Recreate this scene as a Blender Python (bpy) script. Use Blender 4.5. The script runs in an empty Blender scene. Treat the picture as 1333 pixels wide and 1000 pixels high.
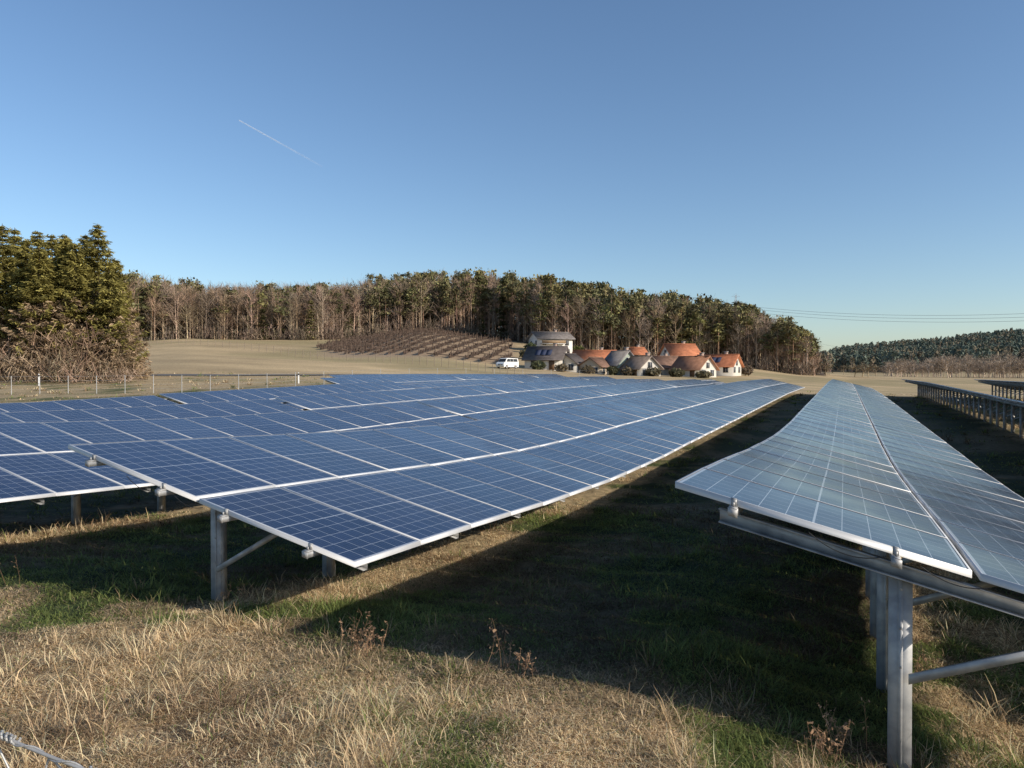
import bpy, math, random
import numpy as np
from mathutils import Vector
random.seed(3); rng=np.random.default_rng(7)
S_,C_=0.397,0.9178
CAMZ=2.03
scene=bpy.context.scene
# ---------------------------------------------------------------- helpers
def ss(a,b,x):
    t=np.clip((np.asarray(x,float)-a)/(b-a),0,1); return t*t*(3-2*t)
_lat=rng.random((256,256))
def vnoise(x,y,sc=1.0):
    x=np.asarray(x,float)*sc+1000.3; y=np.asarray(y,float)*sc+1000.7
    xi=np.floor(x).astype(int); yi=np.floor(y).astype(int)
    fx=x-xi; fy=y-yi; fx=fx*fx*(3-2*fx); fy=fy*fy*(3-2*fy)
    g=lambda i,j:_lat[i%256,j%256]
    return (g(xi,yi)*(1-fx)+g(xi+1,yi)*fx)*(1-fy)+(g(xi,yi+1)*(1-fx)+g(xi+1,yi+1)*fx)*fy
def fbm(x,y,sc):
    return (vnoise(x,y,sc)+.5*vnoise(x,y,sc*2.1)+.25*vnoise(x,y,sc*4.3))/1.75
def prof(a):
    return np.interp(a,[-40,2,5,6.7,9,12.2,16,19,28,39,55,72,85,110],[0,0,0,-.06,-.16,-.25,-.25,-.21,-.12,0,.16,.2,.16,-.1])
def P(a,p):
    return prof(a)+.5*ss(14,32,p)*ss(12,40,a)
cols=[-300,0,250,450,550,680,800,950,1055,1110,1200,1333,1700]
Yt=[40,60,75,110,150,220,300,500,700,1000,1500,5000]
tab={
-300:[.3,1.0,1.9,2.4,4.5,9,14,22,30,30,20,0],
0:[.3,1.0,1.9,2.6,4.5,9,14,22,30,30,20,0],
250:[.3,.9,1.7,3.6,6.2,12.3,16,24,30,30,20,0],
450:[.3,.7,1.3,2.9,4.9,11.6,17,25,30,30,20,0],
550:[.3,.6,1.1,2.3,4.9,13.6,20,26,30,30,20,0],
680:[.3,.5,.8,1.6,3.3,10.5,17,24,28,28,20,0],
800:[.2,.4,.6,1.1,2.0,5.0,10,18,22,22,20,0],
950:[.1,.2,.3,.6,1.4,4.0,7,12,16,18,20,0],
1055:[.1,.2,.1,.1,.6,1.6,2.5,3,5,13,15,0],
1110:[.1,.15,0,-.2,0,.6,1.2,1.5,6,26,20,0],
1200:[0,.1,-.1,-.5,-.5,0,.3,.5,9,33,25,0],
1333:[-.1,-.1,-.3,-.8,-1,-.6,-.3,.5,16,47,30,0],
1700:[-.3,-.3,-.5,-1,-1,-.6,-.3,.5,22,60,30,0]}
TABZ=np.array([tab[c] for c in cols],float)
def T(x,y):
    x=np.atleast_1d(np.asarray(x,float)); y=np.atleast_1d(np.asarray(y,float))
    a=x*S_+y*C_; p=-x*C_+y*S_
    near=P(a,p)-.24*ss(1.3,-.7,p)-.16*ss(5.2,7.2,a)*ss(40,20,a)+.02*(vnoise(x,y,1.3)-.5)+.04*(vnoise(x,y,.4)-.5)+.055*(vnoise(x,y,3.1)-.5)
    u=np.clip(666+1000*x/np.maximum(y,40),-300,1700)
    zc=np.array([np.interp(y,Yt,TABZ[i]) for i in range(len(cols))])
    idx=np.clip(np.searchsorted(cols,u)-1,0,len(cols)-2)
    ca=np.array(cols,float); t=(u-ca[idx])/(ca[idx+1]-ca[idx]); t=t*t*(3-2*t)*.5+t*.5
    ar=np.arange(len(u)); far=zc[idx,ar]*(1-t)+zc[idx+1,ar]*t
    far=far+ss(90,250,y)*1.0*(fbm(x,y,.02)-.5)
    w=ss(50,72,y)
    return near*(1-w)+far*w
def T1(x,y): return float(T(x,y)[0])

def mesh_obj(name,V,F,col=None,mat=None,uv=None,smooth=False,parent=None):
    V=np.asarray(V,np.float32); F=np.asarray(F,np.int32); k=F.shape[1]
    me=bpy.data.meshes.new(name)
    me.vertices.add(len(V)); me.vertices.foreach_set('co',V.ravel())
    me.loops.add(F.size); me.loops.foreach_set('vertex_index',F.ravel())
    me.polygons.add(len(F)); me.polygons.foreach_set('loop_start',np.arange(0,F.size,k,dtype=np.int32))
    me.update(calc_edges=True)
    if col is not None:
        ca=me.color_attributes.new('Col','FLOAT_COLOR','POINT')
        c4=np.ones((len(V),4),np.float32); c4[:,:3]=col; ca.data.foreach_set('color',c4.ravel())
    if uv is not None:
        l=me.uv_layers.new(name='UVMap'); l.data.foreach_set('uv',np.asarray(uv,np.float32).ravel())
    if smooth: me.polygons.foreach_set('use_smooth',np.ones(len(F),bool))
    me.validate()
    ob=bpy.data.objects.new(name,me); scene.collection.objects.link(ob)
    if mat: me.materials.append(mat)
    if parent: ob.parent=parent
    return ob
class MB:
    def __init__(s): s.V=[];s.F=[];s.C=[];s.n=0
    def add(s,V,F,c):
        V=np.asarray(V,float).reshape(-1,3); F=np.asarray(F,int).reshape(-1,4)
        c=np.asarray(c,float); 
        if c.ndim==1: c=np.tile(c,(len(V),1))
        s.V.append(V); s.F.append(F+s.n); s.C.append(c); s.n+=len(V)
    def arr(s): return np.concatenate(s.V),np.concatenate(s.F),np.concatenate(s.C)
    def tube(s,p0,p1,r0,r1,c,n=5):
        p0=np.array(p0,float);p1=np.array(p1,float); d=p1-p0; d/= (np.linalg.norm(d)+1e-9)
        q=np.array([0,0,1.]) if abs(d[2])<.9 else np.array([1.,0,0]); e=np.cross(d,q); e/=np.linalg.norm(e); f=np.cross(d,e)
        an=np.arange(n)*2*np.pi/n
        ring=np.outer(np.cos(an),e)+np.outer(np.sin(an),f)
        V=np.concatenate([p0+ring*r0,p1+ring*r1])
        F=[[i,(i+1)%n,n+(i+1)%n,n+i] for i in range(n)]
        s.add(V,F,c)
    def path(s,pts,r,c,n=6):
        for i in range(len(pts)-1): s.tube(pts[i],pts[i+1],r,r,c,n)
    def box8(s,P8,c):
        s.add(P8,[[0,3,2,1],[4,5,6,7],[0,1,5,4],[1,2,6,5],[2,3,7,6],[3,0,4,7]],c)
    def box(s,x0,x1,y0,y1,z0,z1,c=(.5,.5,.5)):
        s.box8([[x0,y0,z0],[x1,y0,z0],[x1,y1,z0],[x0,y1,z0],[x0,y0,z1],[x1,y0,z1],[x1,y1,z1],[x0,y1,z1]],c)
    def cards(s,Cn,A,B,col):
        n=len(Cn); V=np.stack([Cn-A-B,Cn+A-B,Cn+A*.6+B,Cn-A*.6+B],1).reshape(-1,3)
        F=np.arange(4*n).reshape(n,4); s.add(V,F,np.repeat(col,4,0))
    def obj(s,name,mat,parent=None,smooth=False):
        if not s.V: return None
        V,F,C=s.arr(); return mesh_obj(name,V,F,C,mat,parent=parent,smooth=smooth)
def empty(name,loc=(0,0,0),rot=0):
    e=bpy.data.objects.new(name,None); scene.collection.objects.link(e); e.location=loc; e.rotation_euler=(0,0,rot); e.empty_display_size=.3
    return e
def newmat(name):
    m=bpy.data.materials.new(name); m.use_nodes=True; nt=m.node_tree; b=nt.nodes['Principled BSDF']; return m,nt,b
def N(nt,t,**k):
    n=nt.nodes.new(t)
    for a,v in k.items(): setattr(n,a,v)
    return n
def mth(nt,op,a,b=None,c=None):
    n=nt.nodes.new('ShaderNodeMath'); n.operation=op
    for i,v in enumerate((a,b,c)):
        if v is None: continue
        if isinstance(v,(int,float)): n.inputs[i].default_value=v
        else: nt.links.new(v,n.inputs[i])
    return n.outputs[0]
def mixc(nt,fac,a,b,blend='MIX'):
    n=nt.nodes.new('ShaderNodeMix'); n.data_type='RGBA'; n.blend_type=blend
    for i,v in ((0,fac),(6,a),(7,b)):
        if isinstance(v,(int,float)): n.inputs[i].default_value=v
        elif isinstance(v,tuple): n.inputs[i].default_value=(*v,1)
        else: nt.links.new(v,n.inputs[i])
    return n.outputs[2]
def noise(nt,scale,detail=4,coord='Object'):
    tc=N(nt,'ShaderNodeTexCoord'); n=N(nt,'ShaderNodeTexNoise'); n.inputs['Scale'].default_value=scale; n.inputs['Detail'].default_value=detail
    nt.links.new(tc.outputs[coord],n.inputs['Vector']); return n.outputs['Fac']
def ramp(nt,f,lo,hi,a=0.,b=1.):
    n=N(nt,'ShaderNodeMapRange'); nt.links.new(f,n.inputs[0])
    for i,v in enumerate((lo,hi,a,b)): n.inputs[i+1].default_value=v
    return n.outputs[0]
def mat_vcol(name,rough=.85,nscale=3.,amt=.35,bump=0,transl=0,spec=.2):
    m,nt,b=newmat(name); at=N(nt,'ShaderNodeAttribute',attribute_name='Col')
    f=ramp(nt,noise(nt,nscale,5),.3,.7,1-amt,1+amt)
    cb=N(nt,'ShaderNodeCombineXYZ'); [nt.links.new(f,cb.inputs[i]) for i in range(3)]
    c=mixc(nt,1.,at.outputs['Color'],cb.outputs[0],'MULTIPLY')
    nt.links.new(c,b.inputs['Base Color']); b.inputs['Roughness'].default_value=rough; b.inputs['Specular IOR Level'].default_value=spec
    if bump:
        bm=N(nt,'ShaderNodeBump'); bm.inputs['Strength'].default_value=bump; nt.links.new(noise(nt,nscale*6,6),bm.inputs['Height']); nt.links.new(bm.outputs[0],b.inputs['Normal'])
    if transl:
        tr=N(nt,'ShaderNodeBsdfTranslucent'); nt.links.new(c,tr.inputs[0]); mx=N(nt,'ShaderNodeMixShader'); mx.inputs[0].default_value=transl
        out=nt.nodes['Material Output']; nt.links.new(b.outputs[0],mx.inputs[1]); nt.links.new(tr.outputs[0],mx.inputs[2]); nt.links.new(mx.outputs[0],out.inputs[0])
    return m
M_grass=mat_vcol('grass_blades',.75,2.,.2,transl=.35,spec=.1)
M_bark=mat_vcol('bark_and_needles',.9,1.2,.3)
M_leaf=mat_vcol('needles',.8,.8,.3,transl=.25)
M_paint=mat_vcol('painted_surface',.6,1.,.08)
M_wall=mat_vcol('render_wall',.9,.6,.1)
M_roof=mat_vcol('roof_tiles',.8,1.2,.25)
M_steel,nt,b=newmat('galvanised_steel')
f=ramp(nt,noise(nt,9,5),.35,.65); c=mixc(nt,f,(.26,.265,.27),(.44,.435,.42)); nt.links.new(c,b.inputs['Base Color'])
b.inputs['Metallic'].default_value=.3; nt.links.new(ramp(nt,noise(nt,30,3),.3,.7,.42,.62),b.inputs['Roughness'])
M_alu,nt,b=newmat('anodised_aluminium')
c=mixc(nt,ramp(nt,noise(nt,3,3),.3,.7),(.54,.54,.54),(.66,.66,.65)); nt.links.new(c,b.inputs['Base Color']); b.inputs['Metallic'].default_value=.2; b.inputs['Roughness'].default_value=.5
M_back,nt,b=newmat('panel_backsheet'); c=mixc(nt,noise(nt,2),(.3,.3,.31),(.4,.4,.4)); nt.links.new(c,b.inputs['Base Color']); b.inputs['Roughness'].default_value=.6
M_black,nt,b=newmat('black_cable'); c=mixc(nt,noise(nt,20),(.01,.01,.01),(.03,.03,.03)); nt.links.new(c,b.inputs['Base Color'])
# solar cells
M_cell,nt,b=newmat('polycrystalline_cells')
uvn=N(nt,'ShaderNodeUVMap',uv_map='UVMap'); sp=N(nt,'ShaderNodeSeparateXYZ'); nt.links.new(uvn.outputs[0],sp.inputs[0])
U=mth(nt,'FRACT',sp.outputs[0]); Vv=mth(nt,'FRACT',sp.outputs[1])
Ui=mth(nt,'MULTIPLY',mth(nt,'SUBTRACT',U,.015),6/.97); Vi=mth(nt,'MULTIPLY',mth(nt,'SUBTRACT',Vv,.012),10/.976)
du=mth(nt,'ABSOLUTE',mth(nt,'SUBTRACT',mth(nt,'FRACT',Ui),.5)); dv=mth(nt,'ABSOLUTE',mth(nt,'SUBTRACT',mth(nt,'FRACT',Vi),.5))
lu=mth(nt,'GREATER_THAN',du,.483); lv=mth(nt,'GREATER_THAN',dv,.484)
bus=mth(nt,'GREATER_THAN',mth(nt,'ABSOLUTE',mth(nt,'SUBTRACT',mth(nt,'FRACT',mth(nt,'MULTIPLY',Ui,4)),.5)),.475)
edge=mth(nt,'GREATER_THAN',mth(nt,'ABSOLUTE',mth(nt,'SUBTRACT',U,.5)),.485)
edv=mth(nt,'GREATER_THAN',mth(nt,'ABSOLUTE',mth(nt,'SUBTRACT',Vv,.5)),.489)
mid=mth(nt,'LESS_THAN',mth(nt,'ABSOLUTE',mth(nt,'SUBTRACT',Vv,.5)),.0042)
line=mth(nt,'MAXIMUM',mth(nt,'MAXIMUM',lu,lv),mth(nt,'MAXIMUM',edge,mth(nt,'MAXIMUM',edv,mid)))
cellid=N(nt,'ShaderNodeCombineXYZ')
nt.links.new(mth(nt,'FLOOR',mth(nt,'ADD',Ui,mth(nt,'MULTIPLY',mth(nt,'FLOOR',sp.outputs[0]),6))),cellid.inputs[0]); nt.links.new(mth(nt,'FLOOR',mth(nt,'ADD',Vi,mth(nt,'MULTIPLY',mth(nt,'FLOOR',sp.outputs[1]),10))),cellid.inputs[1])
wn=N(nt,'ShaderNodeTexWhiteNoise'); nt.links.new(cellid.outputs[0],wn.inputs['Vector'])
pid=N(nt,'ShaderNodeCombineXYZ'); nt.links.new(mth(nt,'FLOOR',sp.outputs[0]),pid.inputs[0]); nt.links.new(mth(nt,'FLOOR',sp.outputs[1]),pid.inputs[1])
wp=N(nt,'ShaderNodeTexWhiteNoise'); nt.links.new(pid.outputs[0],wp.inputs['Vector'])
tc=N(nt,'ShaderNodeTexCoord'); vo=N(nt,'ShaderNodeTexVoronoi'); vo.inputs['Scale'].default_value=60; nt.links.new(tc.outputs['Object'],vo.inputs['Vector'])
vs=N(nt,'ShaderNodeSeparateXYZ'); nt.links.new(vo.outputs['Color'],vs.inputs[0])
k=mth(nt,'ADD',mth(nt,'MULTIPLY',wn.outputs[0],.35),mth(nt,'ADD',mth(nt,'MULTIPLY',wp.outputs[0],.4),mth(nt,'MULTIPLY',vs.outputs[0],.25)))
cell=mixc(nt,k,(.008,.016,.046),(.020,.034,.086))
cell=mixc(nt,mth(nt,'MULTIPLY',bus,.28),cell,(.26,.29,.35))
col=mixc(nt,mth(nt,'MULTIPLY',line,.75),cell,(.38,.42,.48))
dust=ramp(nt,noise(nt,.8,6),.45,.75,0,.03); col=mixc(nt,dust,col,(.4,.36,.3)); nt.links.new(col,b.inputs['Base Color'])
b.inputs['IOR'].default_value=1.45; b.inputs['Specular IOR Level'].default_value=.5
nt.links.new(ramp(nt,noise(nt,1.5,5),.3,.7,.12,.24),b.inputs['Roughness'])

# ---------------------------------------------------------------- ground colour
def green_and_shade(x,y):
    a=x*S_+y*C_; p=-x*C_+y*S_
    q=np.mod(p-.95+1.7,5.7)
    shade=ss(0,.5,q)*ss(5.1,4.6,q)*ss(4.0,5.6,a)*ss(-14,-10,p)*ss(48,40,p)*ss(84,80,a)  # bands under the row shadows: greener growth, also used to paint shade
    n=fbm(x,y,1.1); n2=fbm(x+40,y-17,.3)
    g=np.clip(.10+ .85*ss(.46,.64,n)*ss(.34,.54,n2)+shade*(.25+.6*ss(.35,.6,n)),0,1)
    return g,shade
straw=np.array([.60,.46,.27]); green=np.array([.08,.105,.036]); brown=np.array([.22,.15,.09])
def axis(fine_lo,fine_hi,fs,mid_lo,mid_hi,ms,far_lo,far_hi):
    L=[np.arange(fine_lo,fine_hi,fs),np.arange(fine_hi,mid_hi,ms),np.arange(mid_lo,fine_lo,ms)]
    g=mid_hi; st=ms; o=[]
    while g<far_hi: o.append(g); st*=1.12; g+=st
    o.append(far_hi); g=mid_lo; st=ms
    while g>far_lo: o.append(g); st*=1.12; g-=st
    o.append(far_lo)
    return np.unique(np.round(np.concatenate(L+[np.array(o)]),3))
xs=axis(-14,12,.16,-130,130,1.5,-6000,6000); ys=axis(0,22,.16,-30,310,1.5,-1500,8000)
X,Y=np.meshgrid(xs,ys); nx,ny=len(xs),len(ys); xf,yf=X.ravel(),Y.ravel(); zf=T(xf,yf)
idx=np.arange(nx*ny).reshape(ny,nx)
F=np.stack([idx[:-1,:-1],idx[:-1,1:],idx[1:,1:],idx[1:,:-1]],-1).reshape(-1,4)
g,sh=green_and_shade(xf,yf)
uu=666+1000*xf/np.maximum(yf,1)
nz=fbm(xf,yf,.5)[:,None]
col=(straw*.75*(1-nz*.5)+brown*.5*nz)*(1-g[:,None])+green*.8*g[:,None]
col=col*(1-.6*sh[:,None])  # row shade painted into the ground colour, deepening the cast shadow
fieldc=np.array([.45,.335,.185])*(.75+.5*fbm(xf,yf,.05)[:,None])*(.82+.36*fbm(xf,yf,.4)[:,None])
strip=np.sin((xf*.35+yf)*.35+fbm(xf,yf,.02)*3)[:,None]*.08
wf=ss(60,80,yf)[:,None]; col=col*(1-wf)+fieldc*(1+strip)*wf
gm=(ss(.42,.6,fbm(xf,yf,.035))*ss(60,90,yf)*.5)[:,None]; col=col*(1-gm)+np.array([.23,.20,.09])*gm
vtop=np.interp(uu,[400,430,470,540,668],[150,205,232,252,240])
vy=(ss(395,440,uu)*ss(675,662,uu)*ss(150,160,yf)*(yf<vtop))[:,None]
col=col*(1-vy)+np.array([.34,.245,.155])*vy
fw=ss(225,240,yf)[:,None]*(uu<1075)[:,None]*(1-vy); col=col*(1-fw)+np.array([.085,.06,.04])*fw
hw=ss(520,620,yf)[:,None]; col=col*(1-hw)+np.array([.08,.085,.065])*hw
M_ground=mat_vcol('dry_meadow',.95,7.,.4,bump=.6)
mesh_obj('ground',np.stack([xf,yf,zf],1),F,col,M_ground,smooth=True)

# ---------------------------------------------------------------- grass
def grass(name,n,rmin,rmax,azl,azr,hlo,hhi,seed,wscale=1.):
    r=np.random.default_rng(seed); nb=20; nc=n//nb
    rr=rmin*np.exp(r.random(nc)*np.log(rmax/rmin)); az=azl+(azr-azl)*r.random(nc)
    cx=rr*np.sin(az); cy=rr*np.cos(az)
    big=np.repeat(r.random(nc)**4*(.3+1.1*ss(.4,.65,fbm(cx,cy,1.7))),nb)
    cx=np.repeat(cx,nb);cy=np.repeat(cy,nb);rr=np.repeat(rr,nb); m=len(cx)
    tuft=np.repeat(r.random(nc),nb)
    th=r.random(m)*2*np.pi; rad=(.01+.11*r.random(m))*(1+rr*.05)*(1-.6*np.minimum(big,1))
    x=cx+rad*np.cos(th); y=cy+rad*np.sin(th); z=T(x,y)-.01
    g,sh=green_and_shade(x,y)
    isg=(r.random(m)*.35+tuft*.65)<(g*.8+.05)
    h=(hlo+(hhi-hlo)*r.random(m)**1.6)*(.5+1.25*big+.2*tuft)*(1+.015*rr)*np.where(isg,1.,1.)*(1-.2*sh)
    lean=.25+.8*r.random(m); la=th+r.normal(0,.6,m)
    matt=(r.random(m)<.8)&(big<.4); la=np.where(matt,r.random(m)*6.28,la); lean=np.where(matt&~isg,1.2+.3*r.random(m),lean)
    dx=np.cos(la);dy=np.sin(la)
    w=wscale*(.0009+.0013*r.random(m))*(.6+rr*.2)
    wx=-dy*w; wy=dx*w
    curl=r.normal(0,.55,m)
    def pt(t):
        ang=lean*(.55+.75*t); cx_=dx*np.cos(curl*t)-dy*np.sin(curl*t); cy_=dy*np.cos(curl*t)+dx*np.sin(curl*t)
        return x+cx_*h*t*np.sin(ang),y+cy_*h*t*np.sin(ang),z+h*t*np.cos(ang)
    V=[]
    for t,ws in ((0,1),(.55,.85),(1.,.15)):
        a,b_,c_=pt(t); c_=np.maximum(c_,z+.012+.03*r.random(m))
        V+= [np.stack([a-wx*ws,b_-wy*ws,c_],1),np.stack([a+wx*ws,b_+wy*ws,c_],1)]
    V=np.stack(V,1).reshape(-1,3); o=np.arange(m)[:,None]*6
    F=np.concatenate([o+np.array([0,1,3,2]),o+np.array([2,3,5,4])])
    bp=ss(.5,.66,fbm(x-30,y+11,.8)); br=(r.random(m)<(.10+.45*bp))[:,None]
    base=np.where(isg[:,None],np.array([.145,.20,.065])*(.6+.9*r.random((m,1)))+np.array([.10,.07,.02])*r.random((m,1)),
        np.where(br,np.array([.48,.33,.20])*(.4+.8*r.random((m,1))),np.array([.88,.70,.45])*(.45+.75*r.random((m,1))**.8)+np.array([.03,-.03,-.06])*r.random((m,1))))
    base=base*(1-.72*sh[:,None]*(~isg)[:,None])*(1-.22*sh[:,None])  # shade painted into blade colours along the row shadows, strongest on straw
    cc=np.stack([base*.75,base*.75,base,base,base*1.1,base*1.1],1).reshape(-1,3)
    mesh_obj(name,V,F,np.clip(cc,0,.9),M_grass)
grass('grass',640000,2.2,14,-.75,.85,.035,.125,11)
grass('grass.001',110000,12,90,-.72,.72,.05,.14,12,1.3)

def weed(x,y,h,n,seed):
    r=np.random.default_rng(seed); mb=MB(); z=T1(x,y)
    for i in range(n):
        th=r.random()*6.28; ln=r.uniform(.02,.35); hh=h*r.uniform(.5,1); p=np.array([x+r.normal(0,.06),y+r.normal(0,.06),z-.02]); c=np.array([.36,.23,.14])*r.uniform(.7,1.6)
        d=np.array([np.cos(th)*ln,np.sin(th)*ln,1.]); 
        for s in range(6):
            d2=d+r.normal(0,.10,3); q=p+d2*hh/6; mb.tube(p,q,.0024*(1-s*.12),.002*(1-s*.12),c,4)
            if s>1:
                for _ in range(3):
                    e=q+r.normal(0,1,3)*np.array([.016,.016,.012])+np.array([0,0,.014]); mb.tube(q,e,.001,.0007,c,3)
                    mb.cards(e[None],r.normal(0,.0035,(1,3)),r.normal(0,.006,(1,3)),(c*1.1)[None])
            p=q;d=d2*.98
    mb.obj('dead_weed',M_grass)
for i,(x,y,h,n) in enumerate([(-1.1,5.45,.34,8),(-1.0,5.5,.26,9),(-.12,5.2,.40,4),(.05,5.15,.2,8),(1.75,4.3,.28,9),(1.95,4.5,.26,8),(-4.95,7.4,.42,5),(3.3,6.3,.36,8),(-2.45,6.75,.2,6)]): weed(x,y,h,n,100+i)

# ---------------------------------------------------------------- solar rows
PH,TILT,WID=1.37,.79,3.2
def W(a,p,z): return (a*S_-p*C_, a*C_+p*S_, z)
def row(k,a0,a1,pile_t,inset,parts=True):
    pk=.95+5.7*k
    rt=empty('solar_panel_row')
    r=np.random.default_rng(50+k)
    step=1.012; n=int((a1-a0)/step)
    starts=[]
    zo=0.
    aa=a0
    for i in range(n):
        if k>=2 and i%16==0 and i>0: aa+=.25; zo=r.uniform(-.07,.07)
        starts.append((aa,zo+r.normal(0,.002))); aa+=step
    def sp(a,t,off,zo=0.): 
        p=pk-WID*t; return W(a,p,float(P(a,pk-1.6))+PH-TILT*t-off+zo)
    gV=[];gF=[];gU=[];fV=[];fF=[];bV=[];bF=[]
    for i,(a,zo) in enumerate(starts):
        b_=a+step-.014
        for j,(t0,t1) in enumerate(((0,.494),(.506,1))):
            fa=.013; ft=.013/WID*1.03; zj=zo+r.normal(0,.0012)
            o=[sp(a,t0,0,zj),sp(b_,t0,0,zj),sp(b_,t1,0,zj),sp(a,t1,0,zj)]
            q=[sp(a+fa,t0+ft,0,zj),sp(b_-fa,t0+ft,0,zj),sp(b_-fa,t1-ft,0,zj),sp(a+fa,t1-ft,0,zj)]
            gl=[sp(a+fa,t0+ft,.003,zj),sp(b_-fa,t0+ft,.003,zj),sp(b_-fa,t1-ft,.003,zj),sp(a+fa,t1-ft,.003,zj)]
            d=[sp(a,t0,.04,zj),sp(b_,t0,.04,zj),sp(b_,t1,.04,zj),sp(a,t1,.04,zj)]
            m=len(gV); gV+=gl; gF.append([m+3,m+2,m+1,m]); e=.0005
            U0=i+k*200+300+ (600 if k<0 else 0); V0=j+10
            gU+=[(U0+e,V0+1-e),(U0+1-e,V0+1-e),(U0+1-e,V0+e),(U0+e,V0+e)]
            m=len(fV); fV+=o+q+d
            for s in range(4):
                s2=(s+1)%4; fF.append([m+s,m+4+s,m+4+s2,m+s2]); fF.append([m+8+s,m+s,m+s2,m+8+s2])
            m=len(bV); bV+=d; bF.append([m,m+1,m+2,m+3])
    mesh_obj('solar_cells',gV,gF,None,M_cell,uv=gU,parent=rt)
    mesh_obj('panel_frames',fV,fF,None,M_alu,parent=rt)
    mesh_obj('panel_backs',bV,bF,None,M_back,parent=rt)
    mb=MB(); g=(.4,.4,.4)
    def beam(a,b_,ta,tb,o1,o2,wa):
        P8=[]
        for off in (o2,o1):
            for (aa,t) in ((a,ta),(b_,ta),(b_,tb),(a,tb)): P8.append(sp(aa,t,off))
        mb.box8(P8,g)
    ae=starts[-1][0]+step
    dt=.022/WID
    for t in (.11,.38,.60,.87):
        xs_=np.arange(a0-.07,ae,3.036)
        for i in range(len(xs_)):
            beam(xs_[i],min(xs_[i]+3.034,ae+.05),t-dt,t+dt,.046,.088,0)
    a=a0+inset
    while a<ae:
        near=(a<16 and k in(0,1,2)) 
        if near:
            beam(a-.004+.03,a+.03,.08,.96,.090,.175,0); beam(a-.03,a+.026,.08,.96,.090,.096,0); beam(a-.03,a+.026,.08,.96,.169,.175,0)
        else: beam(a-.03,a+.03,.08,.96,.090,.175,0)
        p=pk-WID*pile_t; zt=float(P(a,pk-1.6))+PH-TILT*pile_t-.125; x,y,_=W(a,p,0); zb=T1(x,y)-.3
        def pbox(da0,da1,dp0,dp1,z0=zb,z1=zt):
            c4=[(a+da0,p+dp0),(a+da1,p+dp0),(a+da1,p+dp1),(a+da0,p+dp1)]
            mb.box8([W(u_,v_,z0) for u_,v_ in c4]+[W(u_,v_,z1) for u_,v_ in c4],g)
        da=.035
        if near:
            pbox(da,da+.006,-.06,.06); pbox(da+.006,da+.075,.054,.06); pbox(da+.006,da+.075,-.06,-.054)
            pbox(da+.069,da+.075,-.054,-.035); pbox(da+.069,da+.075,.035,.054)
            pbox(da-.006,da-.001,-.012,.012)
            for zz in np.arange(zt-.12,zt-.7,-.22): pbox(da-.012,da-.0065,-.006,.006,zz,zz+.014)
        else: pbox(da,da+.06,-.06,.06)
        zs=zt-.61; ts=.68; p1=pk-WID*ts; z1=float(P(a,pk-1.6))+PH-TILT*ts-.16
        A=W(a,p-.04,zs); B=W(a,p1,z1)
        P8=[]
        for dz in(-.026,.026):
            for (Q,sgn) in ((A,-1),(B,-1),(B,1),(A,1)):
                P8.append((Q[0]+sgn*.012*S_+.012*S_,Q[1]+sgn*.012*C_+.012*C_,Q[2]+dz))
        mb.box8(P8,g)
        a+=1.62
    mb.obj('mounting_structure',M_steel,parent=rt)
    if k in(0,1,2):
        mc=MB()
        for t in (.11,.38,.60,.87):
            def cb(a_,b_,t0,t1,o1,o2):
                P8=[]
                for off in (o2,o1):
                    for (aa,t_) in ((a_,t0),(b_,t0),(b_,t1),(a_,t1)): P8.append(sp(aa,t_,off))
                mc.box8(P8,g)
            cb(a0-.078,a0-.072,t-.0085,t+.0085,.044,.092); cb(a0-.07,a0-.002,t-.007,t+.007,.038,.0445)
            cb(a0-.014,a0-.002,t-.005,t+.005,-.004,.036); cb(a0-.014,a0+.010,t-.005,t+.005,-.007,-.0042)
            cb(a0-.045,a0-.036,t-.0025,t+.0025,.012,.036)
        mc.obj('end_clamps',M_steel,parent=rt)
        mk=MB()
        for (ta,tb,sag) in ((.24,.365,.06),(.42,.52,.04)):
            pts=[]
            for i in range(13):
                s=i/12; pts.append(sp(a0-.008,ta+(tb-ta)*s,.06+sag*4*s*(1-s)))
            mk.path(pts,.003,(.02,.02,.02),5)
        mk.obj('cables',M_black,parent=rt)
row(0,4.72,78,.39,.06)
row(1,4.93,79,.45,.33)
row(2,4.6,79,.45,.3)
row(3,4.6,80,.45,.3)
row(4,4.9,80,.45,.3)
row(5,38.5,80,.45,.3)
row(6,47,80,.45,.3)
row(-1,6,78,.42,.3)
row(-2,6,78,.42,.3)
row(-3,6,78,.42,.3)

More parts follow.
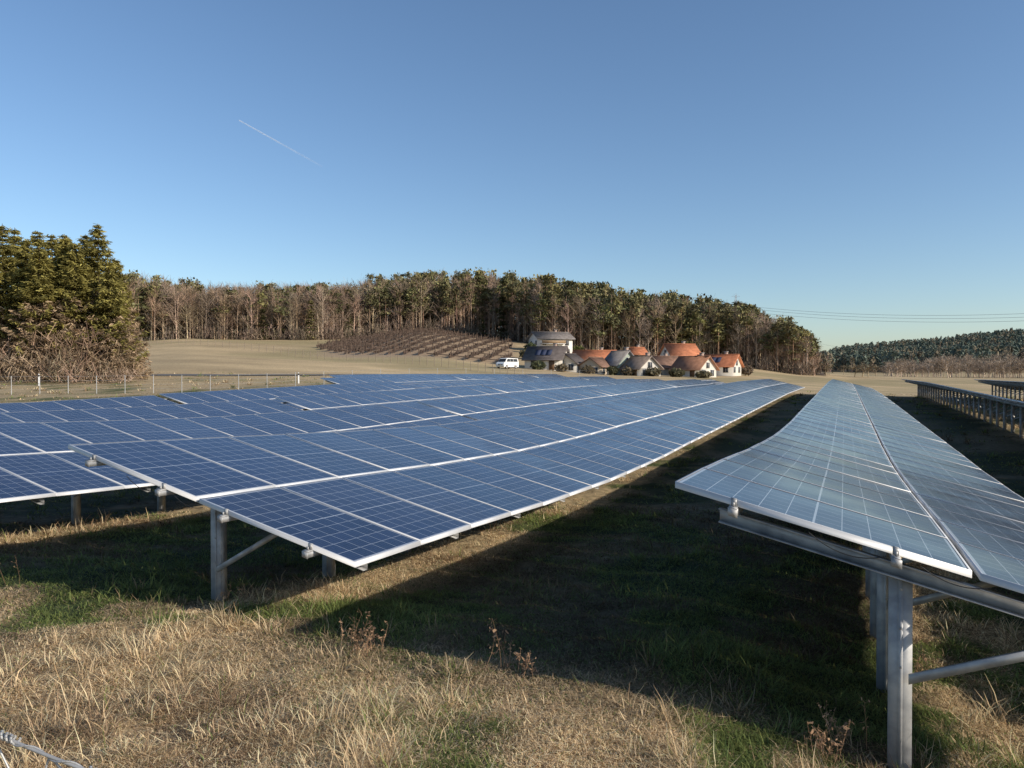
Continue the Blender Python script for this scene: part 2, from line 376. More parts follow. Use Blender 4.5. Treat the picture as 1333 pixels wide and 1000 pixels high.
# ---------------------------------------------------------------- vegetation
def proto_pine(seed,h=20):
    r=np.random.default_rng(seed); mb=MB(); tc=np.array([.27,.18,.125])
    bend=r.normal(0,.25,2); top=np.array([bend[0],bend[1],h*.97])
    mb.tube((0,0,-.5),top*.5,.17,.13,tc*.9,5); mb.tube(top*.5,top,.13,.05,tc*1.25,5)
    for i in range(14):
        z=h*r.uniform(.15,.6); th=r.random()*6.28; L=r.uniform(.6,2.); q=top*(z/h); mb.tube(q,q+np.array([np.cos(th)*L,np.sin(th)*L,.1]),.035,.015,tc*.7,3)
    cs=.52+r.uniform(-.14,.1)
    for i in range(19):
        t=r.random(); z=h*(cs+(1-cs)*t); R=2.5*math.sin(math.pi*min(.97,.22+.75*t))*r.uniform(.4,1.); th=r.random()*6.28
        q=top*(z/h)+np.array([np.cos(th)*R,np.sin(th)*R,.4]); mb.tube(top*(z/h*.97),q,.05,.02,tc*.7,3)
        n=20; cc=q+r.normal(0,1,(n,3))*np.array([.62,.62,.36]); A=r.normal(0,.18,(n,3)); B=r.normal(0,.17,(n,3))
        base=np.array([.150,.145,.068])*r.uniform(.55,1.45); cl=base*r.uniform(.7,1.4,(n,1)); mb.cards(cc,A,B,cl)
    return mb.arr()
def proto_bare(seed,h=18,tc=(.33,.255,.19)):
    r=np.random.default_rng(seed); mb=MB(); tc=np.array(tc)
    top=np.array([r.normal(0,.4),r.normal(0,.4),h*.9])
    mb.tube((0,0,-.5),top*.5,.17,.12,tc*1.35,4); mb.tube(top*.5,top,.12,.03,tc*1.1,4)
    for i in range(22):
        t=r.uniform(.2,.95); q=top*t; th=r.random()*6.28; L=h*.2*(1.25-t)*r.uniform(.6,1.3)+.6
        e=q+np.array([np.cos(th)*L*.7,np.sin(th)*L*.7,L*.9]); mb.tube(q,e,.05,.02,tc,3)
        n=14; s=r.uniform(.2,1,(n,1)); cc=q+(e-q)*s; d=(e-q)/np.linalg.norm(e-q)+r.normal(0,.55,(n,3)); ln=r.uniform(.35,.85,(n,1)); 
        A=np.cross(d,r.normal(0,1,(n,3))); A=A/np.linalg.norm(A,axis=1)[:,None]*.033
        mb.cards(cc+d*ln*.8,A,d*ln,np.tile(tc*r.uniform(.65,1.1),(n,1)))
    return mb.arr()
def proto_spruce(seed,h,R0,dens=1.,card=.2,gold=1.,lowcut=.04,brownlow=0.):
    r=np.random.default_rng(seed); mb=MB(); tc=np.array([.16,.115,.08]); mb.tube((0,0,-.5),(0,0,h),.2,.02,tc,6)
    nl=int(26*dens**.5)
    for i in range(nl):
        t=lowcut+(1-lowcut)*(i+r.uniform(-.3,.3))/nl; t=min(max(t,0),.985); z=h*t; nb=int(r.integers(7,12))
        for b in range(nb):
            th=r.random()*6.28; L=(R0*(1-t)**.72+.22)*r.uniform(.6,1.15); out=np.array([np.cos(th),np.sin(th),0.])
            side=np.array([-out[1],out[0],0]); n=max(4,int(14*dens*L/R0)+3)
            s=r.uniform(.1,1,(n,1))**.7; droop=-.22*L*np.sin(s*2.4)+.18*L*s**3
            lat=r.normal(0,.15,(n,1))*L*(1.15-s)*1.6
            cc=out*L*s+side*lat+np.array([0,0,1.])*(z+droop)+r.normal(0,.06,(n,3))
            d=out*.8+side*np.sign(lat)*.7+np.array([0,0,-.2])+r.normal(0,.35,(n,3)); d/=np.linalg.norm(d,axis=1)[:,None]
            ln=card*r.uniform(.8,1.7,(n,1)); A=np.cross(d,np.array([0,0,1.])+r.normal(0,.6,(n,3))); A=A/np.linalg.norm(A,axis=1)[:,None]*card*.33
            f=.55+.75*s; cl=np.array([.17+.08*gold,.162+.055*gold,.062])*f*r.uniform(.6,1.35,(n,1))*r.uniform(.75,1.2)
            if brownlow>0 and t<.6 and r.random()<brownlow*(1-t): cl=np.array([.33,.24,.15])*f*r.uniform(.6,1.3,(n,1))
            mb.cards(cc,A,d*ln,cl)
            if r.random()<.45*(1-t): mb.tube((0,0,z),out*L*.8+np.array([0,0,z-.1*L]),.03,.012,tc*1.4,3)
    return mb.arr()
def scatter(name,protos,items,mat,seed=0):
    r=np.random.default_rng(seed); Vs=[];Fs=[];Cs=[];n=0
    for (pi,x,y,z,sc,sxy,tint) in items:
        V,F,C=protos[pi]; th=r.random()*6.28; c,s=math.cos(th),math.sin(th)
        Vn=np.empty_like(V); Vn[:,0]=(V[:,0]*c-V[:,1]*s)*sxy+x; Vn[:,1]=(V[:,0]*s+V[:,1]*c)*sxy+y; Vn[:,2]=V[:,2]*sc+z
        Vs.append(Vn);Fs.append(F+n);Cs.append(C*tint);n+=len(V)
    mesh_obj(name,np.concatenate(Vs),np.concatenate(Fs),np.clip(np.concatenate(Cs),0,1),mat)
pines=[proto_pine(i) for i in range(6)]; bares=[proto_bare(20+i) for i in range(6)]
spr=[proto_spruce(40+i,18,2.6,.35,.55,.1) for i in range(3)]
protos=pines+bares+spr
sky_u=[60,180,260,330,420,480,560,640,700,760,830,870,960,1000,1030,1050,1062]
sky_v=[360,356,367,369,368,361,353,353,359,368,378,382,394,406,418,430,446]
base_u=[60,180,400,480,660,700,800,950,1062]; base_y=[222,222,226,242,255,224,222,224,214]
items=[]; r=np.random.default_rng(5)
for i in range(1800):
    u=r.uniform(90,1060); front=i<430
    dep=r.random()*(10 if front else 75); Yv=float(np.interp(u,base_u,base_y))+dep; x=(u-666)/1000*Yv; z=T1(x,Yv)
    sv=float(np.interp(u,sky_u,sky_v)); 
    ht=2.03+(487-sv)*Yv/1000-z; 
    ht=np.clip(ht,7,25)*(r.uniform(.58,.92) if front else r.uniform(.80,1.03))
    pb=.84 if u<480 else (.52 if u<640 else (.45 if u<880 else .55))
    q=r.random(); 
    if q<pb: pi=6+r.integers(6); h0=18
    elif q<.965: pi=r.integers(6); h0=20
    else: pi=12+r.integers(3); h0=18
    tint=np.array([1,1,1])*r.uniform(.65,1.35)*np.array([r.uniform(.95,1.15),1,r.uniform(.85,1.05)])
    items.append((pi,x,Yv,z,ht/h0,(.8+.2*ht/h0)*r.uniform(.8,1.1),tint*(.55 if pi>=12 else 1)))
scatter('forest',protos,items,M_bark,1)
def brush(name,pts,h,rad,col,n,seed,mat=M_bark,wd=.03,spread=1.):
    r=np.random.default_rng(seed); mb=MB(); col=np.array(col)
    for (x,y) in pts:
        z=T1(x,y); m=n; th=r.random(m)*6.28; ln=r.uniform(.1,.8,m)*spread; hs=h*r.uniform(.5,1.2)
        d=np.stack([np.cos(th)*ln,np.sin(th)*ln,np.ones(m)*.9],1)+r.normal(0,.25*spread,(m,3)); d/=np.linalg.norm(d,axis=1)[:,None]
        b0=np.stack([x+r.normal(0,rad*.4,m),y+r.normal(0,rad*.4,m),z+r.random(m)**1.3*hs*.75],1); L=hs*r.uniform(.06,.22,(m,1))
        A=np.cross(d,r.normal(0,1,(m,3))); A=A/np.linalg.norm(A,axis=1)[:,None]*wd
        mb.cards(b0+d*L,A,d*L,col*r.uniform(.45,1.4,(m,1))*r.uniform(.7,1.3)*np.array([1,r.uniform(.92,1.08),1]))
    mb.obj(name,mat)
r=np.random.default_rng(9)
pts=[];pts2=[]
for i in range(170):
    u=r.uniform(150,1060); Yv=float(np.interp(u,base_u,base_y))-2+r.random()*4; pts.append(((u-666)/1000*Yv,Yv))
brush('forest_undergrowth',pts,4.,3.,(.22,.165,.12),70,3,wd=.06)
for i in range(650):
    u=r.uniform(80,1062); Yv=float(np.interp(u,base_u,base_y))+12+r.random()*62; pts2.append(((u-666)/1000*Yv,Yv))
brush('forest_undergrowth.001',pts2,9.,5.,(.12,.09,.06),60,4,wd=.16)
# far hill forest
cl=[]
for sdd in range(5):
    rr=np.random.default_rng(80+sdd); mb=MB(); mb.tube((0,0,-1),(0,0,12),.3,.1,(.2,.18,.17),3)
    n=85; t=rr.random((n,1)); R=3.0*np.sin(np.pi*(.2+.75*t)); th=rr.random((n,1))*6.28
    cc=np.concatenate([np.cos(th)*R*rr.random((n,1))**.5,np.sin(th)*R*rr.random((n,1))**.5,2.5+12*t],1)
    mb.cards(cc,rr.normal(0,.45,(n,3)),rr.normal(0,.45,(n,3)),np.array([.150,.175,.13])*rr.uniform(.88,1.12,(n,1))); cl.append(mb.arr())
items=[]
for i in range(4200):
    u=1040+r.random()*520; Yv=560+r.random()**.8*460; x=(u-666)/1000*Yv; z=T1(x,Yv)
    b=r.random(); tint=np.array([1.,1,1])*r.uniform(.7,1.1) if b<.68 else np.array([1.7,1.2,1.05])*r.uniform(.8,1.1)
    s=r.uniform(.65,1.15); items.append((int(r.integers(5)),x,Yv,z,s,s,tint*np.array([.98,1,1.05])))  # last factor puts a faint blue distance haze into the tree colours
scatter('hill_forest',cl,items,M_bark,2)
bb=[proto_bare(90+i,10,(.42,.33,.25)) for i in range(4)]
items=[]
for i in range(230):
    u=1150+r.random()*330; Yv=360+r.random()*90; x=(u-666)/1000*Yv; items.append((int(r.integers(4)),x,Yv,T1(x,Yv),r.uniform(.6,1.15)*(.7+.3*min(1,(u-1150)/80)),1.3,np.array([1,1,1])*r.uniform(.8,1.2)))
for u,Yv,s in ((1112,260,.4),(1122,262,.45),(1130,258,.4),(1140,300,.4),(1098,330,.4),(1075,250,.4)):
    x=(u-666)/1000*Yv; items.append((0,x,Yv,T1(x,Yv),s,1.1,np.array([.7,.7,.6])))
scatter('bare_tree_line',bb,items,M_bark,4)
def tree_obj(name,arr,x,y,s,mat):
    V,F,C=arr; V=V*s+np.array([x,y,T1(x,y)]); return mesh_obj(name,V,F,np.clip(C,0,1),mat)
for i,(u,Yv,h) in enumerate([(128,73,14.6),(98,71,12.6),(68,75,13.8),(36,72,13.0),(4,75,14.8),(-35,74,14.6),(-75,78,16),(150,77,11.8),(84,80,14.6),(20,82,15.6),(-50,86,16.5),(-120,76,16),(112,76,14.),(52,70,12.),(-15,71,12.5),(142,71,10),(50,78,14.6),(86,72,13.2)]):
    x=(u-666)/1000*Yv; tree_obj('spruce_tree',proto_spruce(200+i,h,3.3,3.6,.165,.9,.03,1.1),x,Yv,1.,M_leaf)
pts=[]
for u in np.arange(-60,168,13): pts.append(((u-666)/1000*68.5+r.normal(0,.7),68.5+r.normal(0,1.)))
brush('dry_shrub',pts,4.6,2.4,(.30,.205,.135),130,31,wd=.024,spread=1.8)
brush('dry_shrub.001',[((u-666)/1000*67,67) for u in (165,150,128,100,80,60,30,10)],2.4,1.8,(.42,.32,.22),150,32,wd=.018,spread=1.8)
def bush(name,u,Yv,h,w,col,n=300,seed=1):
    rr=np.random.default_rng(seed); x=(u-666)/1000*Yv; z=T1(x,Yv); mb=MB(); mb.tube((x,Yv,z-.2),(x,Yv,z+h*.6),.12,.05,(.15,.11,.08),5)
    v=rr.normal(0,1,(n,3)); v/=np.linalg.norm(v,axis=1)[:,None]; v*=rr.uniform(.45,1.05,(n,1)); cc=np.array([x,Yv,z+h*.55])+v*np.array([w/2,w/2,h*.48])
    mb.cards(cc,rr.normal(0,.17,(n,3)),rr.normal(0,.17,(n,3)),np.array(col)*rr.uniform(.5,1.4,(n,1))); mb.obj(name,M_leaf)
for i,(u,Yv,h,w,c) in enumerate([(770,200,3.6,4,(.10,.11,.06)),(752,196,4,3,(.14,.15,.05)),(744,200,3,2.4,(.08,.1,.05)),(800,190,3,3,(.25,.18,.12)),(785,178,2,3,(.2,.16,.1)),(700,144,1.4,2.6,(.12,.13,.07)),(870,190,3,4,(.25,.19,.13)),(948,175,4,4,(.22,.17,.12)),(970,162,2.2,3,(.22,.17,.12)),(684,172,2,3,(.16,.14,.08)),(845,185,3,3,(.12,.12,.07)),(797,144,1.4,2,(.13,.13,.07)),(765,143,1.3,2.4,(.2,.16,.1)),(850,142,1.4,2.6,(.16,.14,.09)),(915,140,1.2,2.6,(.2,.17,.1)),(690,190,2.5,3,(.1,.12,.06)),(730,142,1.2,2.2,(.2,.16,.1)),(818,143,1.3,2.2,(.2,.16,.1)),(880,142,1.3,2.6,(.15,.14,.08)),(895,184,4,3.4,(.24,.19,.13)),(808,178,3.4,3.,(.22,.17,.12))]):
    bush('garden_shrub',u,Yv,h,w,c,seed=i)
# vineyard: rows of posts and bare vines running up the slope
mb=MB(); r=np.random.default_rng(14)
def vin(x,yv):
    u=666+1000*x/yv
    return 400<u<666 and np.interp(u,[400,440,640,668],[186,164,153,155])<yv<np.interp(u,[400,430,470,540,668],[168,208,232,251,238])
for i in range(26):
    x0=-64+i*3.4
    for j in range(185):
        yv=152+j*.55; x=x0+(yv-154)*.12
        if not vin(x,yv): continue
        z=T1(x,yv)
        if j%12==0: mb.tube((x,yv,z-.2),(x,yv,z+1.6),.09,.09,(.13,.095,.07),4)
        c=np.array([x,yv,z+.58])+r.normal(0,1,(4,3))*np.array([.08,.2,.22]); d=np.array([[.05,.35,0.]])+r.normal(0,.06,(4,3)); mb.cards(c,d,np.tile([[.02,0,.17]],(4,1))*r.uniform(.5,1.5,(4,1)),np.array([[.075,.052,.04]])*r.uniform(.6,1.4,(4,1)))
for yy in np.arange(158,252,13.):
    prev=None
    for x in np.arange(-62,3,1.2):
        if vin(x,yy):
            q=(x,yy,T1(x,yy)+.5)
            if prev and abs(prev[0]-x)<1.3: mb.tube(prev,q,.10,.10,(.11,.08,.06),3)
            prev=q
mb.obj('vineyard',M_bark)

# ---------------------------------------------------------------- road, fences
rp=[]
for x in np.arange(-120,10,2.):
    yc=76+ (x+60)*.1 if x<-30 else 79+(x+30)*.9
    rp.append((x,yc))
V=[];F=[]
for i,(x,yc) in enumerate(rp):
    for d in(-1.6,1.6): V.append((x,yc+d,T1(x,yc+d)+.07))
for i in range(len(rp)-1): F.append([2*i,2*i+2,2*i+3,2*i+1])
mesh_obj('farm_road',V,F,np.tile([.15,.14,.125],(len(V),1)),mat_vcol('road_surface',.9,3,.2))
def fence(name,pts,h,pr,colr,wires,spacing_wire=.4,mesh=False):
    mb=MB(); prev=None
    for (x,y) in pts:
        z=T1(x,y); mb.tube((x,y,z-.3),(x,y,z+h),pr,pr*.9,colr,6)
        if prev:
            for w in range(wires):
                hh=h*.96-w*spacing_wire; mb.tube((prev[0],prev[1],prev[2]+hh),(x,y,z+hh),.006,.006,(.45,.45,.45),3)
        prev=(x,y,z)
    mb.obj(name,M_paint)
fp=[]
for i in range(24):
    u=-60+i*37; Yv=float(np.interp(u,[0,300,450,640,800],[56,58,68,92,110])); fp.append(((u-666)/1000*Yv,Yv))
fence('wire_mesh_fence',fp,1.35,.026,(.42,.42,.41),4,.32)
fp=[]
for i in range(52):
    u=185+i*9.5; Yv=float(np.interp(u,[180,400,640,700],[200,150,118,115])); fp.append(((u-666)/1000*Yv,Yv))
fence('field_fence',fp,1.5,.06,(.25,.2,.15),3,.4)
for u,Yv in ((50,64.5),(388,70)):
    x=(u-666)/1000*Yv; z=T1(x,Yv); mb=MB(); mb.tube((x,Yv,z-.1),(x,Yv,z+.75),.07,.06,(.8,.8,.78),8); mb.tube((x,Yv,z+.75),(x,Yv,z+.92),.061,.061,(.03,.03,.03),8); mb.tube((x,Yv,z+.92),(x,Yv,z+1.0),.06,.02,(.8,.8,.78),8); mb.obj('road_marker_post',M_paint)

# ---------------------------------------------------------------- houses
white=(.60,.565,.50); orange=(.50,.20,.105); dark=(.14,.12,.115); brownr=(.27,.165,.12)
def house(name,u,Yv,L,D,hw,hr,rot,wall=white,roof=orange,over=.5,solar=False,chim=True,balcony=False,dz=0):
    x=(u-666)/1000*Yv; z=T1(x,Yv)+dz; e=empty(name,(x,Yv,z),math.radians(rot))
    mb=MB(); a,b_=L/2,D/2
    V=[(-a,-b_,-2.5),(a,-b_,-2.5),(a,b_,-2.5),(-a,b_,-2.5),(-a,-b_,hw),(a,-b_,hw),(a,b_,hw),(-a,b_,hw)]
    mb.add(V,[[0,1,5,4],[1,2,6,5],[2,3,7,6],[3,0,4,7]],wall)
    for sx in(-a,a):
        mb.add([(sx,-b_,hw),(sx,0,hw),(sx,0,hw+hr),(sx,-b_*.5,hw+hr*.5)],[[0,1,2,3]],wall); mb.add([(sx,b_,hw),(sx,b_*.5,hw+hr*.5),(sx,0,hw+hr),(sx,0,hw)],[[0,1,2,3]],wall)
    mb.obj('walls',M_wall,parent=e)
    mr=MB(); sl=hr/b_; th=.2
    for s in(-1,1):
        z0=hw+hr+.06; y1=s*(b_+over); z1=hw-over*sl+.06
        P8=[(-a-over,0,z0),(a+over,0,z0),(a+over,y1,z1),(-a-over,y1,z1)]; P8=P8+[(p[0],p[1],p[2]+th) for p in P8]
        mr.box8(P8,roof)
        for i in range(1,14):
            f=i/14; yy=s*(b_+over)*f; zz=hw+hr+.06+th-(hr+over*sl)*f
            mr.box(-a-over+.02,a+over-.02,yy-.05,yy+.05,zz-.02,zz+.035,np.array(roof)*.75)
    mr.box(-a-over,a+over,-.12,.12,hw+hr+.2,hw+hr+.34,np.array(roof)*.85)
    mr.obj('roof',M_roof,parent=e)
    mw=MB(); wc=(.05,.055,.065); fc=(.5,.5,.48)
    def win(face,c,zc,ww=1.0,hh=1.1,dr=False):
        if face in('f','b'):
            s=-1 if face=='f' else 1; y=s*b_
            mw.box(c-ww/2-.08,c+ww/2+.08,min(y,y+s*.05),max(y,y+s*.05),zc-hh/2-.08,zc+hh/2+.08,fc if not dr else (.2,.13,.08))
            mw.box(c-ww/2,c+ww/2,min(y+s*.02,y+s*.07),max(y+s*.02,y+s*.07),zc-hh/2,zc+hh/2,wc if not dr else (.16,.1,.06))
            if not dr: mw.box(c-.03,c+.03,min(y+s*.03,y+s*.09),max(y+s*.03,y+s*.09),zc-hh/2,zc+hh/2,fc)
        else:
            s=-1 if face=='l' else 1; xx=s*a
            mw.box(min(xx,xx+s*.05),max(xx,xx+s*.05),c-ww/2-.08,c+ww/2+.08,zc-hh/2-.08,zc+hh/2+.08,fc)
            mw.box(min(xx+s*.02,xx+s*.07),max(xx+s*.02,xx+s*.07),c-ww/2,c+ww/2,zc-hh/2,zc+hh/2,wc)
            mw.box(min(xx+s*.03,xx+s*.09),max(xx+s*.03,xx+s*.09),c-.03,c+.03,zc-hh/2,zc+hh/2,fc)
    nst=max(1,int(hw//2.5))
    for st in range(nst):
        zc=min(1.5,hw-.8)+2.6*st
        if st>0 and zc+.6>hw: continue
        nw=max(2,int(L//2.6))
        for i in range(nw):
            c=-a+L*(i+.5)/nw
            if st==0 and i==nw//2: win('f',c,.95,.95,1.9,True)
            else: win('f',c,zc)
            win('b',c,zc)
        for i in range(2):
            c=-b_+D*(i+.5)/2; win('l',c,zc); win('r',c,zc)
    if hr>1.8: win('l',0,hw+hr*.3,.9,1.0); win('r',0,hw+hr*.3,.9,1.0)
    mw.obj('windows_and_door',M_paint,parent=e)
    if chim:
        mc=MB(); mc.box(a*.3,a*.3+.6,b_*.15,b_*.15+.6,hw+hr*.5,hw+hr+.8,(.35,.25,.2)); mc.box(a*.3-.08,a*.3+.68,b_*.15-.08,b_*.15+.68,hw+hr+.8,hw+hr+.92,(.3,.3,.3)); mc.obj('chimney',M_wall,parent=e)
    if solar:
        ms=MB(); 
        for i in range(3):
            x0=-a*.5+i*1.1; f0,f1=.3,.7; 
            P8=[]
            for dz2 in(.28,.34):
                for (xx,ff) in((x0,f0),(x0+1.0,f0),(x0+1.0,f1),(x0,f1)): P8.append((xx,-(b_+over)*ff,hw+hr+.06-(hr+over*sl)*ff+dz2))
            ms.box8(P8,(.04,.05,.09))
        ms.obj('roof_solar_panels',M_wall,parent=e)
    if balcony:
        m2=MB(); m2.box(-a*.9,a*.5,-b_-1.1,-b_-.001,1.2,1.35,(.5,.5,.48)); m2.box(-a*.9,a*.5,-b_-1.1,-b_-1.03,1.35,2.1,(.25,.17,.1))
        m2.obj('balcony',M_paint,parent=e)
    return e
house('white_house',716,200,9.4,7,2.6,1.6,20,wall=(.68,.65,.6),roof=(.2,.18,.17),balcony=True,over=.6,dz=1.3)
house('dark_roof_house',712,150,7.2,6.8,2.0,2.3,-18,roof=dark,solar=True,dz=-.1,over=.5)
house('farm_house',774,168,8.8,6.0,2.0,1.9,8,roof=orange,wall=(.52,.45,.35),dz=0)
house('barn',775,148,5.6,4.6,1.7,1.5,60,wall=(.5,.42,.32),roof=brownr,chim=False,dz=-.3)
house('annex_house',742,149,4.2,4.6,1.9,1.6,60,roof=dark,chim=False,dz=-.3)
house('green_gable_house',807,150,4.6,5.2,2.5,2.4,-58,wall=(.34,.38,.32),roof=(.27,.25,.24),dz=-.5)
house('small_hill_house',827,198,4.2,4,2.4,1.5,20,roof=orange,dz=1.0)
house('white_gable_house',834,145,5.2,5.0,1.8,2.0,-60,roof=(.25,.20,.17),dz=-.4)
house('brown_roof_house',860,156,6.6,5.6,1.7,2.0,12,wall=(.48,.43,.35),roof=brownr,dz=-.3)
house('orange_roof_house',884,174,7.0,6.0,3.0,2.4,16,roof=orange,dz=.6)
house('gable_front_house',903,149,6.4,5.4,1.8,2.2,-50,roof=(.36,.19,.12),dz=-.3)
house('long_orange_roof_house',934,160,8.0,5.6,2.0,2.1,-35,roof=orange,solar=True,dz=-.1)

def wheel(mb,x,y,z,r,w):
    n=16; an=np.arange(n)*2*np.pi/n
    V=np.concatenate([np.stack([x+np.cos(an)*r,np.full(n,y-w),z+np.sin(an)*r],1),np.stack([x+np.cos(an)*r,np.full(n,y+w),z+np.sin(an)*r],1)])
    mb.add(V,[[i,(i+1)%n,n+(i+1)%n,n+i] for i in range(n)],(.02,.02,.02))
    for yy in(y-w,y+w):
        V=np.concatenate([[[x,yy,z]],np.stack([x+np.cos(an)*r,np.full(n,yy),z+np.sin(an)*r],1)]); mb.add(V,[[0,1+i,1+(i+1)%n,1+(i+2)%n] for i in range(0,n,2)],(.03,.03,.03))
        V=np.concatenate([[[x,yy+np.sign(yy-y)*.01,z]],np.stack([x+np.cos(an)*r*.6,np.full(n,yy+np.sign(yy-y)*.01),z+np.sin(an)*r*.6],1)]); mb.add(V,[[0,1+i,1+(i+1)%n,1+(i+2)%n] for i in range(0,n,2)],(.4,.4,.4))
def van(u,Yv,rot):
    x=(u-666)/1000*Yv; e=empty('parked_van',(x,Yv,T1(x,Yv)),math.radians(rot))
    prof_=[(-2.3,.35),(-2.32,1.2),(-2.2,1.9),(.9,1.95),(1.25,1.85),(1.75,1.25),(2.25,1.05),(2.35,.7),(2.33,.35)]
    mb=MB(); n=len(prof_); ins=[0,0,.12,.14,.14,.03,.02,0,0]
    V=[(p[0],-.9+i_,p[1]) for p,i_ in zip(prof_,ins)]+[(p[0],.9-i_,p[1]) for p,i_ in zip(prof_,ins)]
    mb.add(V,[[i,(i+1)%n,n+(i+1)%n,n+i] for i in range(n)],(.78,.78,.76))
    for o in(0,n):
        mb.add([V[o+i] for i in range(n)],[[0,1,7,8],[1,2,3,5],[1,5,6,7]],(.78,.78,.76)); mb.add([V[o+3],V[o+4],V[o+5],((np.array(V[o+3])+np.array(V[o+5]))/2)],[[0,1,2,3]],(.78,.78,.76))
    mb.obj('body',M_paint,parent=e)
    mg=MB()
    for s in(-1,1):
        for (x0,x1,x2,x3) in((-2.0,-.75,-.75,-2.0),(-.65,.25,.25,-.65),(.35,1.5,1.05,.35)):
            mg.add([(x0,s*.915,1.28),(x1,s*.915,1.28),(x2,s*.80,1.8),(x3,s*.80,1.8)],[[0,1,2,3]],(.03,.035,.04))
    mg.add([(1.79,-.78,1.27),(1.79,.78,1.27),(1.32,.68,1.82),(1.32,-.68,1.82)],[[0,1,2,3]],(.03,.035,.04))
    for s in(-1,1): mg.box(2.30,2.38,s*.7-.15,s*.7+.15,.72,.9,(.6,.6,.6))
    mg.box(2.3,2.39,-.45,.45,.65,.8,(.04,.04,.04)); mg.obj('windows_and_lights',M_paint,parent=e)
    mw=MB(); [wheel(mw,xx,yy,.33,.33,.11) for xx in(-1.45,1.5) for yy in(-.82,.82)]; mw.obj('wheels',M_paint,parent=e)
van(660,140,-125)

def pylon(u,Yv,h,w):
    x=(u-666)/1000*Yv; z=T1(x,Yv); mb=MB(); c=(.4,.42,.45)
    for sx in(-1,1):
        for sy in(-1,1): mb.tube((x+sx*w,Yv+sy*w,z),(x+sx*.4,Yv+sy*.4,z+h),.10,.07,c,4)
    lv=np.linspace(0,1,9)
    for i in range(8):
        w0=w+(.4-w)*lv[i];w1=w+(.4-w)*lv[i+1]
        for sy in(-1,1):
            mb.tube((x-w0,Yv+sy*w0,z+h*lv[i]),(x+w1,Yv+sy*w1,z+h*lv[i+1]),.05,.05,c,3); mb.tube((x+w0,Yv+sy*w0,z+h*lv[i]),(x-w1,Yv+sy*w1,z+h*lv[i+1]),.05,.05,c,3)
    for hh,l in((.97,3.),(.86,4.5),(.74,4.)):
        mb.tube((x-l,Yv,z+h*hh),(x+l,Yv,z+h*hh),.09,.09,c,4); mb.tube((x-l,Yv,z+h*hh),(x,Yv,z+h*(hh+.05)),.05,.05,c,3); mb.tube((x+l,Yv,z+h*hh),(x,Yv,z+h*(hh+.05)),.05,.05,c,3)
    mb.obj('power_pylon',M_paint)
pylon(957,560,47,3); pylon(1058,950,40,3)
mb=MB()
def wire(p0,p1,sag,rad):
    pts=[]
    for i in range(25):
        s=i/24; q=np.array(p0)*(1-s)+np.array(p1)*s; q[2]-=sag*4*s*(1-s); pts.append(q)
    mb.path(pts,rad,(.16,.17,.19),4)
def pw(u,v,Yv): return ((u-666)*Yv/1000,Yv,CAMZ+(487-v)*Yv/1000)
for a_,b_ in(((957,400,560),(1420,409,420)),((957,404,560),(1420,414,420)),((957,397,560),(1420,404,420)),((1058,445,950),(1150,449,850))):
    wire(pw(*a_),pw(*b_),5.,.075)
mb.obj('power_line',M_paint)

M_con,nt,b=newmat('contrail_vapour'); b.inputs['Base Color'].default_value=(.85,.87,.9,1); b.inputs['Roughness'].default_value=1
tc=N(nt,'ShaderNodeTexCoord'); sp_=N(nt,'ShaderNodeSeparateXYZ'); nt.links.new(tc.outputs['Generated'],sp_.inputs[0])
al=mth(nt,'MULTIPLY',ramp(nt,sp_.outputs[0],0,1,.32,.03),ramp(nt,noise(nt,.02,3),.3,.6,.5,1)); nt.links.new(al,b.inputs['Alpha'])
mb=MB()
p0=np.array(pw(312,158,7000)); p1=np.array(pw(420,218,7000))
for i in range(12): mb.tube(p0+(p1-p0)*i/12,p0+(p1-p0)*(i+1)/12,5+i*.3,5+(i+1)*.3,(1,1,1),6)
mb.obj('contrail_cloud',M_con)

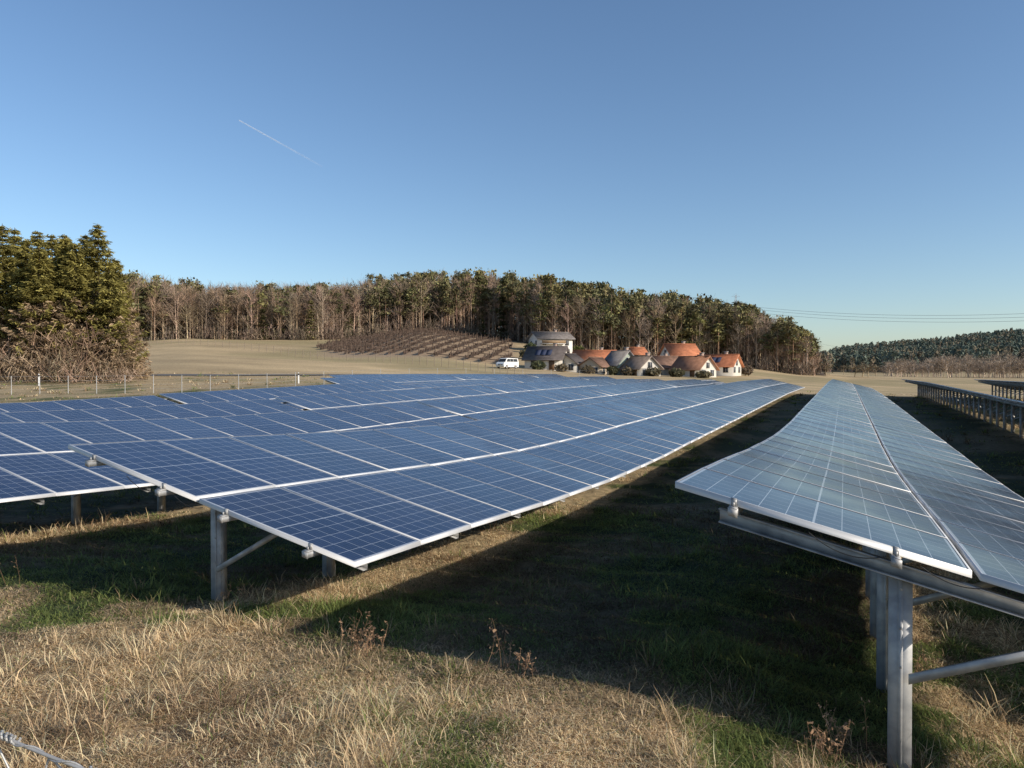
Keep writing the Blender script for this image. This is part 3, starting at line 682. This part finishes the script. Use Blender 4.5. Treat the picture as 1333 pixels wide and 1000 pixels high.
# near wire fence (bottom left)
mb=MB(); wc=(.5,.5,.5)
A=np.array([-.95,1.15,1.575]); B=np.array([-.56,1.10,1.44])
def P_(s): 
    q=A+(B-A)*s; return q+np.array([0,0,-.01*math.sin(s*3)])
pts=[P_(s) for s in np.linspace(-1.5,2.4,50)]; mb.path(pts,.0026,wc,8)
pts=[P_(s)+np.array([0,.004*math.sin(s*40),.004*math.cos(s*40)]) for s in np.linspace(-1.5,2.4,260)]; mb.path(pts,.0016,wc,5)
for s0 in(.50,.52,.54,-.2,-.17,1.3,1.33,.86,.88):
    q=P_(s0); ring=[q+np.array([0.002*t,.006*math.cos(t),.006*math.sin(t)]) for t in np.linspace(0,6.3,10)]; mb.path(ring,.0022,wc,5)
for s0 in np.arange(-1.4,2.3,.30):
    q=P_(s0); d1=[q,q+np.array([.03,.004,-.035]),q+np.array([.06,0,-.09]),q+np.array([-.01,0,-.2]),q+np.array([.06,0,-.31]),q+np.array([-.01,0,-.42])]
    d2=[q+np.array([.0,0.004,0]),q+np.array([-.012,-.004,-.045]),q+np.array([-.01,0,-.09]),q+np.array([.06,0.004,-.2]),q+np.array([-.01,0.004,-.31]),q+np.array([.06,.004,-.42])]
    mb.path(d1,.0016,wc,6); mb.path(d2,.0016,wc,6)
mb.obj('chain_link_fence',M_steel,smooth=True)

# ---------------------------------------------------------------- sky / sun / camera
w=bpy.data.worlds.new('World'); scene.world=w; w.use_nodes=True; nt=w.node_tree
sk=N(nt,'ShaderNodeTexSky'); sk.sky_type='NISHITA'; sk.sun_disc=False; sk.sun_elevation=math.radians(24); sk.sun_rotation=math.radians(115); sk.altitude=300; sk.air_density=1.0; sk.dust_density=.8; sk.ozone_density=3.0
bg=nt.nodes['Background']; hs=N(nt,'ShaderNodeHueSaturation'); hs.inputs['Saturation'].default_value=1.04; nt.links.new(sk.outputs[0],hs.inputs['Color']); nt.links.new(hs.outputs[0],bg.inputs[0]); bg.inputs[1].default_value=.15
sd=bpy.data.lights.new('sun','SUN'); sd.energy=5.; sd.angle=math.radians(.53); sd.color=(1,.90,.77); so=bpy.data.objects.new('sun',sd); scene.collection.objects.link(so)
so.rotation_euler=Vector((2.78,-1.3,1.36)).to_track_quat('Z','Y').to_euler(); so.location=(20,-10,20)
cd=bpy.data.cameras.new('camera'); cam=bpy.data.objects.new('camera',cd); scene.collection.objects.link(cam); scene.camera=cam
cd.sensor_width=36; cd.lens=27.0; cd.clip_start=.05; cd.clip_end=20000; cam.location=(0,0,CAMZ); cam.rotation_euler=(math.radians(90-.745),0,0)
scene.view_settings.view_transform='Standard'; scene.view_settings.look='None'; scene.view_settings.exposure=0
